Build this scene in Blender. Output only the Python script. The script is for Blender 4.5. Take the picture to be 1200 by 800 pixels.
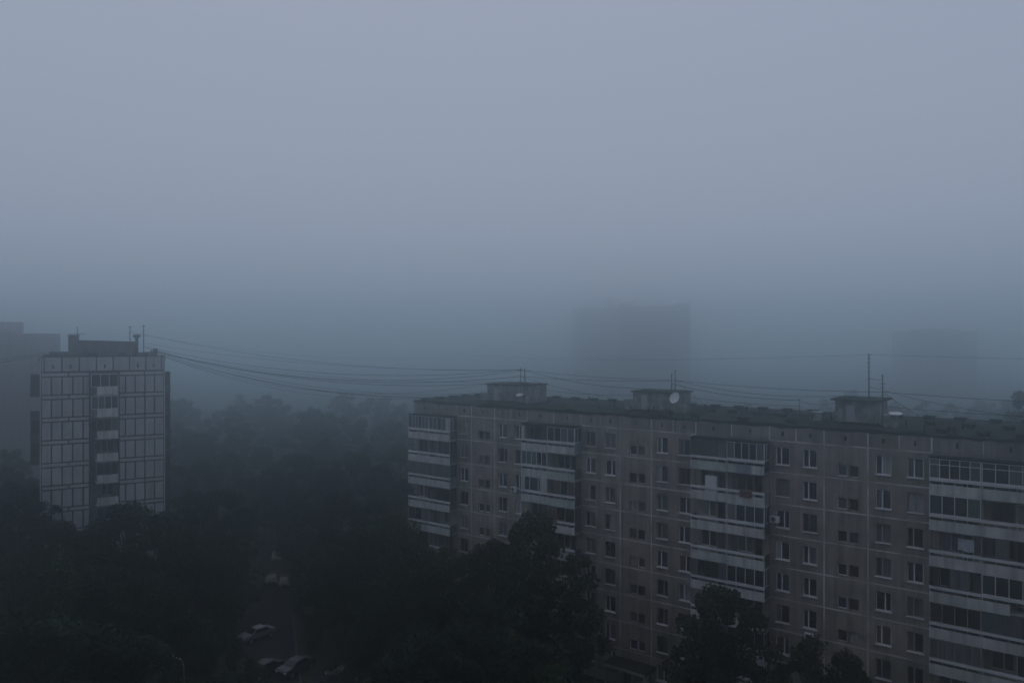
import bpy, math, random
import numpy as np
from mathutils import Vector, Matrix

for o in list(bpy.data.objects):
    bpy.data.objects.remove(o, do_unlink=True)
scene = bpy.context.scene
COL = scene.collection
rnd = random.Random(7)

# ------------------------------------------------------------------ camera
cam_d = bpy.data.cameras.new("camera")
cam = bpy.data.objects.new("camera", cam_d)
COL.objects.link(cam)
cam.location = (0, 0, 35.0)
cam.rotation_euler = (math.radians(90), 0, 0)
cam_d.sensor_width = 36.0
cam_d.lens = 27.0
cam_d.clip_start = 0.5
cam_d.clip_end = 6000
scene.camera = cam

# ------------------------------------------------------------------ sky, sun, exposure
world = bpy.data.worlds.new("World")
scene.world = world
world.use_nodes = True
wn = world.node_tree
wn.nodes.clear()
w_out = wn.nodes.new("ShaderNodeOutputWorld")
w_bg = wn.nodes.new("ShaderNodeBackground")
w_sky = wn.nodes.new("ShaderNodeTexSky")
w_sky.sky_type = 'NISHITA'
w_sky.sun_disc = False
w_sky.sun_elevation = math.radians(68)
w_sky.sun_rotation = math.radians(-15)
w_sky.air_density = 2.0
w_sky.dust_density = 8.0
w_sky.ozone_density = 2.0
w_mix = wn.nodes.new("ShaderNodeMix")          # closed overcast: the cloud deck veils the blue sky
w_mix.data_type = 'RGBA'
w_mix.inputs[0].default_value = 0.93
w_mix.inputs[7].default_value = (2.90, 3.22, 4.22, 1)
wn.links.new(w_sky.outputs[0], w_mix.inputs[6])
wn.links.new(w_mix.outputs[2], w_bg.inputs[0])
w_tc = wn.nodes.new("ShaderNodeTexCoord")      # overcast sky: brighter overhead than at the horizon
w_sep = wn.nodes.new("ShaderNodeSeparateXYZ")
w_cl = wn.nodes.new("ShaderNodeMapRange")
w_cl.inputs[1].default_value = 0.0; w_cl.inputs[2].default_value = 1.0
SKY_HORIZON, SKY_ZENITH = 0.105, 0.112
w_cl.inputs[3].default_value = SKY_HORIZON; w_cl.inputs[4].default_value = SKY_ZENITH
wn.links.new(w_tc.outputs["Generated"], w_sep.inputs[0])
wn.links.new(w_sep.outputs[2], w_cl.inputs[0])
wn.links.new(w_cl.outputs[0], w_bg.inputs[1])
wn.links.new(w_bg.outputs[0], w_out.inputs[0])

sun_d = bpy.data.lights.new("sun", 'SUN')
sun_d.energy = 0.05
sun_d.angle = math.radians(40)
sun_d.color = (1.0, 0.96, 0.92)
sun = bpy.data.objects.new("sun", sun_d)
COL.objects.link(sun)
sun.rotation_euler = (math.radians(-22), 0, math.radians(-15))      # high behind the closed cloud

scene.view_settings.view_transform = 'Standard'
scene.view_settings.look = 'None'
scene.view_settings.exposure = 0.0
scene.view_settings.gamma = 1.0
scene.render.engine = 'CYCLES'
cy = scene.cycles
cy.max_bounces = 14
cy.diffuse_bounces = 3
cy.glossy_bounces = 2
cy.transparent_max_bounces = 8
cy.volume_bounces = 12
cy.use_denoising = True
try:
    cy.denoiser = 'OPENIMAGEDENOISE'
except Exception:
    pass
HAZE_DENSITY = 0.0066
HAZE_G = 0.94
HAZE_COLOR = (0.915, 0.982, 1.0, 1)

# ------------------------------------------------------------------ helpers
def new_mat(name, base, rough=0.85, metallic=0.0, spec=0.3):
    m = bpy.data.materials.new(name)
    m.use_nodes = True
    b = m.node_tree.nodes["Principled BSDF"]
    b.inputs["Base Color"].default_value = (*base, 1)
    b.inputs["Roughness"].default_value = rough
    b.inputs["Metallic"].default_value = metallic
    b.inputs["Specular IOR Level"].default_value = spec
    return m

def weathered(name, c1, c2, rough=0.88, tint=0.25, streak=True, scale=0.7, bump=0.25, dark=0.55, spec=0.25):
    """colour mottled by noise, grime running down, and a tint that differs from piece to piece"""
    m = new_mat(name, c1, rough, 0, spec)
    nt = m.node_tree
    N, L = nt.nodes, nt.links
    b = N["Principled BSDF"]
    geo = N.new("ShaderNodeNewGeometry")
    n1 = N.new("ShaderNodeTexNoise")
    n1.inputs["Scale"].default_value = scale
    n1.inputs["Detail"].default_value = 6
    L.new(geo.outputs["Position"], n1.inputs["Vector"])
    r1 = N.new("ShaderNodeValToRGB")
    r1.color_ramp.elements[0].position = 0.36
    r1.color_ramp.elements[1].position = 0.66
    r1.color_ramp.elements[0].color = (*c1, 1)
    r1.color_ramp.elements[1].color = (*c2, 1)
    L.new(n1.outputs[0], r1.inputs[0])
    col = r1.outputs[0]
    if streak:
        mp = N.new("ShaderNodeMapping")
        mp.inputs["Scale"].default_value = (2.6, 2.6, 0.16)
        L.new(geo.outputs["Position"], mp.inputs["Vector"])
        n2 = N.new("ShaderNodeTexNoise")
        n2.inputs["Scale"].default_value = 1.0
        n2.inputs["Detail"].default_value = 5
        L.new(mp.outputs[0], n2.inputs["Vector"])
        r2 = N.new("ShaderNodeValToRGB")
        r2.color_ramp.elements[0].position = 0.34
        r2.color_ramp.elements[1].position = 0.56
        r2.color_ramp.elements[0].color = (dark, dark, dark, 1)
        r2.color_ramp.elements[1].color = (1, 1, 1, 1)
        L.new(n2.outputs[0], r2.inputs[0])
        mx = N.new("ShaderNodeMix"); mx.data_type = 'RGBA'; mx.blend_type = 'MULTIPLY'
        mx.inputs[0].default_value = 0.75
        L.new(col, mx.inputs[6]); L.new(r2.outputs[0], mx.inputs[7])
        col = mx.outputs[2]
    if tint:
        oi = N.new("ShaderNodeObjectInfo")
        rt = N.new("ShaderNodeValToRGB")
        e = rt.color_ramp.elements
        e[0].position = 0.0; e[0].color = (0.78, 0.84, 0.76, 1)
        e[1].position = 1.0; e[1].color = (1.0, 0.99, 1.02, 1)
        for p, c in ((0.25, (1.06, 0.98, 0.98)), (0.5, (0.92, 0.92, 0.92)), (0.75, (1.1, 1.1, 1.04))):
            k = e.new(p); k.color = (*c, 1)
        L.new(oi.outputs["Random"], rt.inputs[0])
        mx = N.new("ShaderNodeMix"); mx.data_type = 'RGBA'; mx.blend_type = 'MULTIPLY'
        mx.inputs[0].default_value = tint
        L.new(col, mx.inputs[6]); L.new(rt.outputs[0], mx.inputs[7])
        col = mx.outputs[2]
    L.new(col, b.inputs["Base Color"])
    if bump:
        n3 = N.new("ShaderNodeTexNoise")
        n3.inputs["Scale"].default_value = 9
        n3.inputs["Detail"].default_value = 4
        L.new(geo.outputs["Position"], n3.inputs["Vector"])
        bp = N.new("ShaderNodeBump")
        bp.inputs["Strength"].default_value = bump
        bp.inputs["Distance"].default_value = 0.03
        L.new(n3.outputs[0], bp.inputs["Height"])
        L.new(bp.outputs[0], b.inputs["Normal"])
    return m

def curtain_mat(name, c1, c2):
    """glass with a folded curtain close behind it"""
    m = new_mat(name, c1, 0.25, 0, 0.5)
    nt = m.node_tree
    N, L = nt.nodes, nt.links
    b = N["Principled BSDF"]
    tc = N.new("ShaderNodeNewGeometry")
    mp = N.new("ShaderNodeMapping")
    mp.inputs["Scale"].default_value = (5, 5, 0.25)
    L.new(tc.outputs["Position"], mp.inputs["Vector"])
    n = N.new("ShaderNodeTexNoise")
    n.inputs["Scale"].default_value = 1.6
    L.new(mp.outputs[0], n.inputs["Vector"])
    r = N.new("ShaderNodeValToRGB")
    r.color_ramp.elements[0].position = 0.38; r.color_ramp.elements[0].color = (*c1, 1)
    r.color_ramp.elements[1].position = 0.62; r.color_ramp.elements[1].color = (*c2, 1)
    L.new(n.outputs[0], r.inputs[0])
    L.new(r.outputs[0], b.inputs["Base Color"])
    return m

def mesh_np(name, v, f, mats=()):
    me = bpy.data.meshes.new(name)
    v = np.asarray(v, np.float32); f = np.asarray(f, np.int32)
    k = f.shape[1]
    me.vertices.add(len(v)); me.vertices.foreach_set("co", v.ravel())
    me.loops.add(f.size); me.loops.foreach_set("vertex_index", f.ravel())
    me.polygons.add(len(f))
    me.polygons.foreach_set("loop_start", np.arange(0, f.size, k, dtype=np.int32))
    me.update(calc_edges=True)
    for m in mats:
        me.materials.append(m)
    return me

BOXF = ((0, 3, 2, 1), (4, 5, 6, 7), (0, 1, 5, 4), (1, 2, 6, 5), (2, 3, 7, 6), (3, 0, 4, 7))
class MB:
    def __init__(s):
        s.v, s.f = [], []
    def box(s, x0, x1, y0, y1, z0, z1):
        b = len(s.v)
        s.v += [(x0, y0, z0), (x1, y0, z0), (x1, y1, z0), (x0, y1, z0), (x0, y0, z1), (x1, y0, z1), (x1, y1, z1), (x0, y1, z1)]
        s.f += [tuple(b + i for i in q) for q in BOXF]
        return s
    def quad(s, a, b, c, d):
        k = len(s.v); s.v += [a, b, c, d]; s.f.append((k, k + 1, k + 2, k + 3)); return s
    def tube(s, pts, radii, n=8, caps=True):
        pts = [Vector(p) for p in pts]
        if not hasattr(radii, '__len__'):
            radii = [radii] * len(pts)
        base = len(s.v)
        for i, p in enumerate(pts):
            d = (pts[min(i + 1, len(pts) - 1)] - pts[max(i - 1, 0)]).normalized()
            up = Vector((0, 0, 1)) if abs(d.z) < 0.95 else Vector((1, 0, 0))
            a = d.cross(up).normalized(); b = d.cross(a).normalized()
            for k in range(n):
                t = 2 * math.pi * k / n
                s.v.append(tuple(p + (a * math.cos(t) + b * math.sin(t)) * radii[i]))
        for i in range(len(pts) - 1):
            for k in range(n):
                k2 = (k + 1) % n
                s.f.append((base + i * n + k, base + (i + 1) * n + k, base + (i + 1) * n + k2, base + i * n + k2))
        if caps:
            s.f.append(tuple(base + k for k in range(n)))
            s.f.append(tuple(base + (len(pts) - 1) * n + k for k in reversed(range(n))))
        return s
    def grid_panel(s, w, h, th, holes, y=0.0):
        """a slab from y to y+th with rectangular openings (x0,x1,z0,z1) and their reveals"""
        xs = sorted({0, w} | {q for hh in holes for q in hh[:2]})
        zs = sorted({0, h} | {q for hh in holes for q in hh[2:]})
        def inside(cx, cz):
            return any(a < cx < b and c < cz < d for a, b, c, d in holes)
        for i in range(len(xs) - 1):
            for j in range(len(zs) - 1):
                if not inside((xs[i] + xs[i + 1]) / 2, (zs[j] + zs[j + 1]) / 2):
                    for yy in (y, y + th):
                        q = [(xs[i], yy, zs[j]), (xs[i + 1], yy, zs[j]), (xs[i + 1], yy, zs[j + 1]), (xs[i], yy, zs[j + 1])]
                        s.quad(*(q if yy == y else q[::-1]))
        for a, b, c, d in list(holes) + [(0, w, 0, h)]:
            s.quad((a, y, c), (a, y + th, c), (b, y + th, c), (b, y, c))
            s.quad((a, y, d), (b, y, d), (b, y + th, d), (a, y + th, d))
            s.quad((a, y, c), (a, y, d), (a, y + th, d), (a, y + th, c))
            s.quad((b, y, c), (b, y + th, c), (b, y + th, d), (b, y, d))
        return s
    def mesh(s, name):
        me = bpy.data.meshes.new(name)
        me.from_pydata(s.v, [], s.f)
        me.update()
        return me

CACHE = {}
def cached(key, build):
    if key not in CACHE:
        mb = MB()
        build(mb)
        CACHE[key] = mb.mesh(str(key[0]))
    return CACHE[key]

def obj(name, me, mat=None, parent=None, loc=(0, 0, 0), rotz=0.0):
    if isinstance(me, MB):
        me = me.mesh(name)
    o = bpy.data.objects.new(name, me)
    COL.objects.link(o)
    o.location = loc
    if rotz:
        o.rotation_euler = (0, 0, rotz)
    if parent is not None:
        o.parent = parent
    if mat is not None:
        if len(me.materials) == 0:
            me.materials.append(mat)
        if me.materials[0] is not mat:
            o.material_slots[0].link = 'OBJECT'
            o.material_slots[0].material = mat
    return o

def tag(o, label=None, cat=None, group=None, kind=None):
    if label: o["label"] = label
    if cat: o["category"] = cat
    if group: o["group"] = group
    if kind: o["kind"] = kind
    return o

def thing(name, label, cat, loc=(0, 0, 0), rotz=0.0, group=None):
    o = bpy.data.objects.new(name, None)
    COL.objects.link(o)
    o.empty_display_size = 0.5
    o.location = loc
    o.rotation_euler = (0, 0, rotz)
    return tag(o, label, cat, group)

def copy_tree(o, parent=None):
    c = o.copy()
    COL.objects.link(c)
    if parent is not None:
        c.parent = parent
    for ch in list(o.children):
        copy_tree(ch, c)
    return c

# ------------------------------------------------------------------ materials
M = {}
M['panel'] = weathered('facade_panel', (0.25, 0.226, 0.20), (0.36, 0.326, 0.288), tint=0.85)
M['attic'] = weathered('attic_panel', (0.20, 0.19, 0.16), (0.32, 0.295, 0.262), tint=1.0, dark=0.5)
M['joint'] = weathered('joint_sealant', (0.32, 0.305, 0.29), (0.72, 0.70, 0.67), tint=0, streak=False, scale=0.5, bump=0.1)
M['parapet'] = weathered('balcony_parapet', (0.52, 0.52, 0.505), (0.70, 0.695, 0.675), tint=0.5, dark=0.62)
M['parapet_green'] = weathered('balcony_parapet_green', (0.40, 0.47, 0.43), (0.55, 0.60, 0.55), tint=0.3, dark=0.6)
M['parapet_blue'] = weathered('balcony_parapet_blue', (0.22, 0.27, 0.32), (0.30, 0.34, 0.38), tint=0.3, dark=0.6)
M['slab'] = weathered('balcony_slab', (0.34, 0.34, 0.34), (0.46, 0.46, 0.46), tint=0.2)
M['rail'] = weathered('balcony_ledge', (0.58, 0.59, 0.59), (0.76, 0.76, 0.76), tint=0.4, streak=False)
M['metal_dark'] = new_mat('dark_metal', (0.03, 0.035, 0.04), 0.55, 0.3)
M['metal'] = new_mat('galvanised_metal', (0.42, 0.43, 0.44), 0.45, 0.6, 0.5)
M['sill'] = new_mat('window_sill_sheet', (0.62, 0.62, 0.62), 0.4, 0.2, 0.5)
M['frame_white'] = weathered('white_frame', (0.66, 0.66, 0.66), (0.78, 0.78, 0.78), 0.5, tint=0.2, streak=False, bump=0)
M['frame_old'] = weathered('old_painted_frame', (0.24, 0.22, 0.20), (0.40, 0.38, 0.36), 0.7, tint=0.4, streak=False, bump=0.1)
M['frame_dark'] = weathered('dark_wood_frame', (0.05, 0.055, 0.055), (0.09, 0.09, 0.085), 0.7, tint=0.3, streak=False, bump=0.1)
M['glass'] = new_mat('dark_glass', (0.012, 0.014, 0.016), 0.08, 0, 0.5)
M['glass_blue'] = new_mat('blue_dark_glass', (0.03, 0.04, 0.055), 0.12, 0, 0.5)
M['glass_teal'] = new_mat('teal_glass', (0.07, 0.11, 0.115), 0.12, 0, 0.6)
M['curtain'] = curtain_mat('glass_before_pale_curtain', (0.07, 0.075, 0.08), (0.17, 0.17, 0.17))
M['curtain_green'] = curtain_mat('glass_before_green_curtain', (0.05, 0.075, 0.06), (0.09, 0.12, 0.10))
M['curtain_brown'] = curtain_mat('glass_before_brown_curtain', (0.07, 0.05, 0.045), (0.13, 0.09, 0.08))
M['curtain_white'] = curtain_mat('glass_before_white_curtain', (0.22, 0.225, 0.23), (0.40, 0.40, 0.39))
M['frame_brown'] = weathered('brown_painted_frame', (0.10, 0.065, 0.045), (0.20, 0.14, 0.10), 0.7, tint=0.4, streak=False, bump=0.1)
M['interior'] = new_mat('dim_interior', (0.04, 0.04, 0.04), 0.9)
M['roof'] = weathered('roofing_felt', (0.014, 0.017, 0.017), (0.036, 0.050, 0.034), 1.0, tint=0.2, streak=False, scale=0.5, bump=0.3, spec=0.04)
M['roofhouse'] = weathered('roof_house_render', (0.13, 0.155, 0.145), (0.36, 0.38, 0.36), tint=0.4, dark=0.45, scale=1.5)
M['tower_panel'] = weathered('tiled_tower_panel', (0.40, 0.415, 0.41), (0.50, 0.515, 0.505), tint=0.5, dark=0.75)
M['tower_joint'] = new_mat('dark_open_joint', (0.012, 0.014, 0.016), 0.95, 0, 0.05)
M['tower_shed'] = weathered('tower_shed_render', (0.07, 0.085, 0.085), (0.13, 0.15, 0.145), tint=0.3, scale=1.2)
M['tower_recess'] = weathered('tower_loggia_wall', (0.14, 0.15, 0.155), (0.22, 0.23, 0.23), tint=0.2)
M['band'] = new_mat('far_balcony_band', (0.38, 0.38, 0.38), 0.9)
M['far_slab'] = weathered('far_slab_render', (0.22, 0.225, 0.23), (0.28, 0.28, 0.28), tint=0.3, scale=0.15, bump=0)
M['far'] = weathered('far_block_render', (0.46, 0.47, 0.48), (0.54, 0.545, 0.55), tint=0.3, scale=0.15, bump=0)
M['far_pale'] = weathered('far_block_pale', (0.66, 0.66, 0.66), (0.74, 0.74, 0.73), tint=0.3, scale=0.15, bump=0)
M['bark'] = weathered('bark', (0.05, 0.042, 0.035), (0.10, 0.085, 0.07), tint=0, streak=False, scale=3, bump=0.5)
M['asphalt'] = weathered('asphalt', (0.020, 0.021, 0.023), (0.038, 0.038, 0.039), 0.95, tint=0, streak=False, scale=0.35, spec=0.05)
M['kerb'] = weathered('kerb_concrete', (0.07, 0.07, 0.068), (0.13, 0.13, 0.125), tint=0, streak=False)
M['wire'] = new_mat('black_cable', (0.015, 0.016, 0.018), 0.6)
M['dish'] = new_mat('dish_white', (0.62, 0.63, 0.64), 0.45, 0, 0.5)
M['brown_cloth'] = weathered('brown_cloth', (0.10, 0.05, 0.035), (0.16, 0.08, 0.055), tint=0, streak=False, scale=4)
M['white_cloth'] = weathered('white_cloth', (0.45, 0.47, 0.55), (0.58, 0.60, 0.66), tint=0, streak=False, scale=3)
M['cabinet'] = weathered('painted_board', (0.50, 0.51, 0.50), (0.60, 0.60, 0.58), tint=0, streak=True)

def leaf_mat(name, c1, c2):
    m = new_mat(name, c1, 0.75, 0, 0.2)
    N, L = m.node_tree.nodes, m.node_tree.links
    b = N["Principled BSDF"]
    geo = N.new("ShaderNodeNewGeometry")
    n = N.new("ShaderNodeTexNoise"); n.inputs["Scale"].default_value = 0.9; n.inputs["Detail"].default_value = 4
    L.new(geo.outputs["Position"], n.inputs["Vector"])
    r = N.new("ShaderNodeValToRGB")
    r.color_ramp.elements[0].position = 0.35; r.color_ramp.elements[0].color = (*c1, 1)
    r.color_ramp.elements[1].position = 0.68; r.color_ramp.elements[1].color = (*c2, 1)
    L.new(n.outputs[0], r.inputs[0])
    oi = N.new("ShaderNodeObjectInfo")
    hs = N.new("ShaderNodeHueSaturation")
    mr = N.new("ShaderNodeMapRange"); mr.inputs[3].default_value = 0.7; mr.inputs[4].default_value = 1.25
    L.new(oi.outputs["Random"], mr.inputs[0]); L.new(mr.outputs[0], hs.inputs["Value"])
    L.new(r.outputs[0], hs.inputs["Color"])
    L.new(hs.outputs[0], b.inputs["Base Color"])
    return m
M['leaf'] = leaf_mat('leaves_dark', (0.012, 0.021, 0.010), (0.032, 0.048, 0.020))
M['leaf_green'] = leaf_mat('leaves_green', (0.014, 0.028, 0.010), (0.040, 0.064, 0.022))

# ------------------------------------------------------------------ ground
def ground_mat():
    m = new_mat('ground_grass', (0.04, 0.05, 0.03), 0.95, 0, 0.1)
    N, L = m.node_tree.nodes, m.node_tree.links
    geo = N.new("ShaderNodeNewGeometry")
    n = N.new("ShaderNodeTexNoise"); n.inputs["Scale"].default_value = 0.12; n.inputs["Detail"].default_value = 8
    L.new(geo.outputs["Position"], n.inputs["Vector"])
    r = N.new("ShaderNodeValToRGB")
    r.color_ramp.elements[0].position = 0.4; r.color_ramp.elements[0].color = (0.016, 0.024, 0.012, 1)
    r.color_ramp.elements[1].position = 0.65; r.color_ramp.elements[1].color = (0.040, 0.036, 0.026, 1)
    L.new(n.outputs[0], r.inputs[0]); L.new(r.outputs[0], N["Principled BSDF"].inputs["Base Color"])
    return m
g = MB(); G = 1100
g.quad((-G, -150, 0), (G, -150, 0), (G, 1250, 0), (-G, 1250, 0))
tag(obj('ground', g, ground_mat()), kind='structure')

def ribbon(name, pts, width, z, mat, kerb=True):
    left, right = [], []
    for i, p in enumerate(pts):
        a = Vector(pts[max(i - 1, 0)]); b = Vector(pts[min(i + 1, len(pts) - 1)])
        d = (b - a).normalized(); nrm = Vector((-d.y, d.x))
        left.append(Vector(p) + nrm * width / 2); right.append(Vector(p) - nrm * width / 2)
    mb = MB()
    for i in range(len(pts) - 1):
        mb.quad((*right[i], z), (*right[i + 1], z), (*left[i + 1], z), (*left[i], z))
    o = tag(obj(name, mb, mat), kind='structure')
    if kerb:
        for side, s in ((left, 1), (right, -1)):
            kb = MB()
            for i in range(len(pts) - 1):
                a, b = side[i], side[i + 1]
                d = (b - a).normalized(); nn = Vector((-d.y, d.x)) * 0.15 * s
                A, B, C2, D2 = a, b, b + nn, a + nn
                k = len(kb.v)
                kb.v += [(*A, 0), (*B, 0), (*C2, 0), (*D2, 0), (*A, 0.13), (*B, 0.13), (*C2, 0.13), (*D2, 0.13)]
                kb.f += [tuple(k + q for q in ff) for ff in BOXF]
            tag(obj('kerb', kb, M['kerb']), kind='structure')
    return o
ribbon('yard_road', [(-18, 60), (-25.5, 81), (-31, 98), (-35.5, 115), (-41, 135), (-49, 160)], 5.6, 0.008, M['asphalt'])
pm = MB(); pm.quad((-21.5, 75.5, 0), (-10, 70, 0), (-6.2, 79, 0), (-20.6, 85, 0))
tag(obj('parking_lot', pm, M['asphalt'], loc=(0, 0, 0.012)), kind='structure')

# ------------------------------------------------------------------ long panel block
B_ROT = math.radians(-37.758737)
B_LOC = (-12.09, 96.26, 0)
block = thing('apartment_block', 'long nine-storey grey panel apartment block with stacked balconies and flat roof', 'building', B_LOC, B_ROT)
BM = Matrix.Translation(B_LOC) @ Matrix.Rotation(B_ROT, 4, 'Z')
FH, TOP, NF = 2.8, 26.15, 9
DEPTH, END = 15.0, 74.0
ROOF_Z = 27.5
SB, SW = 3.52, 2.36
TH = 0.3

core = MB()
core.box(0.0, END, TH + 0.02, DEPTH - 0.3, 0, TOP + 1.0)
obj('core_wall', core, M['interior'], block)
cs = MB()
cs.box(0.0, END, DEPTH - 0.3, DEPTH, 0, TOP + 1.4); obj('rear_wall', cs, M['panel'], block)
cs = MB(); cs.box(-0.3, 0.0, 0, DEPTH, 0, TOP + 1.4); obj('end_wall', cs, M['panel'], block)
cs = MB(); cs.box(64.55, END, 0, TH + 0.01, 0, TOP + 1.4); obj('far_side_wall', cs, M['panel'], block)
pl = MB(); pl.box(-0.02, 64.5, -0.06, TH, 0, TOP - 9 * FH); obj('plinth', pl, M['slab'], block)

# bay layout along the front: kind, start, width
bays = [('B', -0.0, SB - 0.05), ('B', SB - 0.05, SB - 0.05), ('W', 2 * SB - 0.1, 2.32), ('S', 9.26, SB)]
bays += [('P', 12.78, 2 * SW), ('B', 17.5, SB), ('B', 21.02, SB)]
for s0 in (24.54, 44.54):
    bays += [('P', s0, 2 * SW), ('S', s0 + 4.72, SB), ('P', s0 + 8.24, 2 * SW), ('B', s0 + 12.96, SB), ('B', s0 + 16.48, SB)]

G2 = 0.02
def panel_mesh(kind, w):
    def b(mb):
        ww, hh = w - 2 * G2, FH - 2 * G2
        if kind == 'W':
            holes = [(w / 2 - 0.6, w / 2 + 0.6, 0.66, 2.24)]
        elif kind == 'P':
            holes = [(q - 0.6 - G2, q + 0.6 - G2, 0.66, 2.24) for q in (SW / 2, 1.5 * SW)]
        elif kind == 'S':
            holes = [(1.05, 1.86, 0.2, 1.2), (1.98, 2.79, 0.2, 1.2)]
        else:
            holes = [(0.5, 2.0, 0.75, 2.25), (2.1, 2.85, 0.1, 2.25)]
        mb.grid_panel(ww, hh, TH, holes)
    return cached(('wall_panel', kind, round(w, 3)), b)

def window_frame(w, h, mull, bar=0.075):
    def b(mb):
        mb.box(0, w, 0, 0.07, 0, bar); mb.box(0, w, 0, 0.07, h - bar, h)
        mb.box(0, bar, 0.003, 0.067, bar, h - bar); mb.box(w - bar, w, 0.003, 0.067, bar, h - bar)
        if mull:
            mb.box(mull - bar * 0.7, mull + bar * 0.7, 0.003, 0.067, bar, h - bar)
    return cached(('window', w, h, mull), b)
def pane_mesh(w, h):
    return cached(('pane', round(w, 3), round(h, 3)), lambda mb: mb.box(0, w, 0, 0.012, 0, h))
def sill_mesh(w):
    def b(mb):
        mb.v += [(-0.06, -0.16, -0.05), (w + 0.06, -0.16, -0.05), (w + 0.06, -0.16, -0.02), (-0.06, -0.16, -0.02),
                 (-0.06, 0.14, -0.03), (w + 0.06, 0.14, -0.03), (w + 0.06, 0.14, 0.012), (-0.06, 0.14, 0.012)]
        mb.f += [(0, 1, 2, 3), (7, 6, 5, 4), (3, 2, 6, 7), (0, 4, 5, 1), (0, 3, 7, 4), (1, 5, 6, 2)]
    return cached(('sill', w), b)

def glass_pick(r):
    q = r.random()
    return M['glass'] if q < 0.48 else M['glass_blue'] if q < 0.64 else M['curtain'] if q < 0.78 else M['curtain_white'] if q < 0.86 else M['curtain_green'] if q < 0.94 else M['curtain_brown']

def add_window(parent, x, z, w, h, mull, r, white=None, sill=True, y=0.14):
    fm = M['frame_white'] if (r.random() < 0.5 if white is None else white) else (M['frame_old'] if r.random() < 0.65 else M['frame_brown'])
    win = obj('window', window_frame(w, h, mull), fm, parent, (x, y, z))
    bar = 0.075
    gm = glass_pick(r)
    if mull:
        spans = [(bar, mull - bar * 0.7), (mull + bar * 0.7, w - bar)]
    else:
        spans = [(bar, w - bar)]
    for a, b in spans:
        g1 = gm if r.random() < 0.75 else glass_pick(r)
        obj('pane', pane_mesh(b - a, h - 2 * bar), g1, win, (a, 0.03, bar))
    if sill:
        obj('sill', sill_mesh(w), M['sill'] if r.random() < 0.7 else M['rail'], win, (0, -y, 0))
    return win

r1 = random.Random(21)
for kind, s, w in bays:
    for k in range(NF):
        z0 = TOP - FH * (k + 1)
        p = obj('wall_panel', panel_mesh(kind, w), M['panel'], block, (s + G2, 0, z0 + G2))
        zz = z0 + G2
        if kind == 'W':
            add_window(block, s + w / 2 - 0.6, zz + 0.66, 1.2, 1.58, 0.5, r1)
        elif kind == 'P':
            for q in (SW / 2, 1.5 * SW):
                add_window(block, s + q - 0.6, zz + 0.66, 1.2, 1.58, r1.choice((0.45, 0.5, 0.5, 0.72)), r1)
        elif kind == 'S':
            for q in (1.05, 1.98):
                wn_ = add_window(block, s + G2 + q, zz + 0.2, 0.81, 1.0, None, r1, white=r1.random() < 0.35, sill=False)
        else:
            add_window(block, s + G2 + 0.5, zz + 0.75, 1.5, 1.5, 0.8, r1, white=r1.random() < 0.4, sill=False)
            add_window(block, s + G2 + 2.1, zz + 0.1, 0.75, 2.15, None, r1, white=r1.random() < 0.4, sill=False)

# attic row above the ninth storey: one small vent opening in each panel
AT_H = 1.38
attic = []
for kind, s, w in bays:
    attic += [(s, SW), (s + SW, SW)] if kind == 'P' else [(s, w)]
for s, w in attic:
    def b(mb, w=w):
        ww = w - 2 * G2
        mb.grid_panel(ww, AT_H - G2, TH, [(ww / 2 - 0.10, ww / 2 + 0.10, 0.42, 0.84)])
    o = obj('attic_panel', cached(('attic_panel', round(w, 3)), b), M['attic'], block, (s + G2, 0, TOP + G2))
    vm = cached(('vent_grille',), lambda mb: [mb.box(-0.11 + 0.055 * i, -0.095 + 0.055 * i, 0, 0.02, 0, 0.42) for i in range(5)])
    obj('vent_grille', vm, M['metal_dark'], o, (w / 2 - G2, 0.05, 0.42))

# pale sealant over the panel joints
r2 = random.Random(5)
for run in ((6.95, 17.45), (24.58, 37.46), (44.58, 57.46)):
    for k in range(NF + 1):
        z = TOP - FH * k
        obj('joint_strip', MB().box(run[0], run[1], -0.007, 0.03, z - 0.055, z + 0.055), M['joint'], block)
vj = [9.26, 12.78, 29.26, 32.78, 49.26, 52.78]
for x in vj:
    obj('joint_strip', MB().box(x - 0.06, x + 0.06, -0.010, 0.03, 0.96, TOP + AT_H - 0.03), M['joint'], block)
for x in [q[0] for q in attic if q[0] not in vj and q[0] > 6]:
    obj('joint_strip', MB().box(x - 0.055, x + 0.055, -0.010, 0.03, TOP + 0.01, TOP + AT_H - 0.03), M['joint'], block)

# roof
rf = obj('roof', MB().box(-0.35, END, TH + 0.05, DEPTH + 0.05, TOP + 1.0, ROOF_Z), M['roof'], block)
fl = MB()
xs = np.linspace(-0.4, END, 90)
rr = random.Random(3)
prev = None
for x in xs:                                     # felt lapped over the front edge, its lower rim uneven
    cur = (x, TOP + AT_H - 0.06 - 0.20 * rr.random(), ROOF_Z + 0.06 + 0.11 * rr.random() + 0.09 * max(0, math.sin(x * 1.7) + math.sin(x * 0.61)))
    if prev:
        fl.quad((prev[0], -0.035, prev[1]), (cur[0], -0.035, cur[1]), (cur[0], -0.02, cur[2]), (prev[0], -0.02, prev[2]))
        fl.quad((prev[0], -0.02, prev[2]), (cur[0], -0.02, cur[2]), (cur[0], 0.55, ROOF_Z + 0.004), (prev[0], 0.55, ROOF_Z + 0.004))
    prev = cur
obj('roof_edge_felt', fl, M['roof'], rf)
obj('rear_coping', MB().box(-0.35, END, DEPTH - 0.25, DEPTH + 0.12, ROOF_Z + 0.004, ROOF_Z + 0.14), M['roof'], rf)
obj('end_coping', MB().box(-0.42, -0.08, 0.0, DEPTH - 0.26, ROOF_Z + 0.004, ROOF_Z + 0.16), M['roof'], rf)
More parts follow.
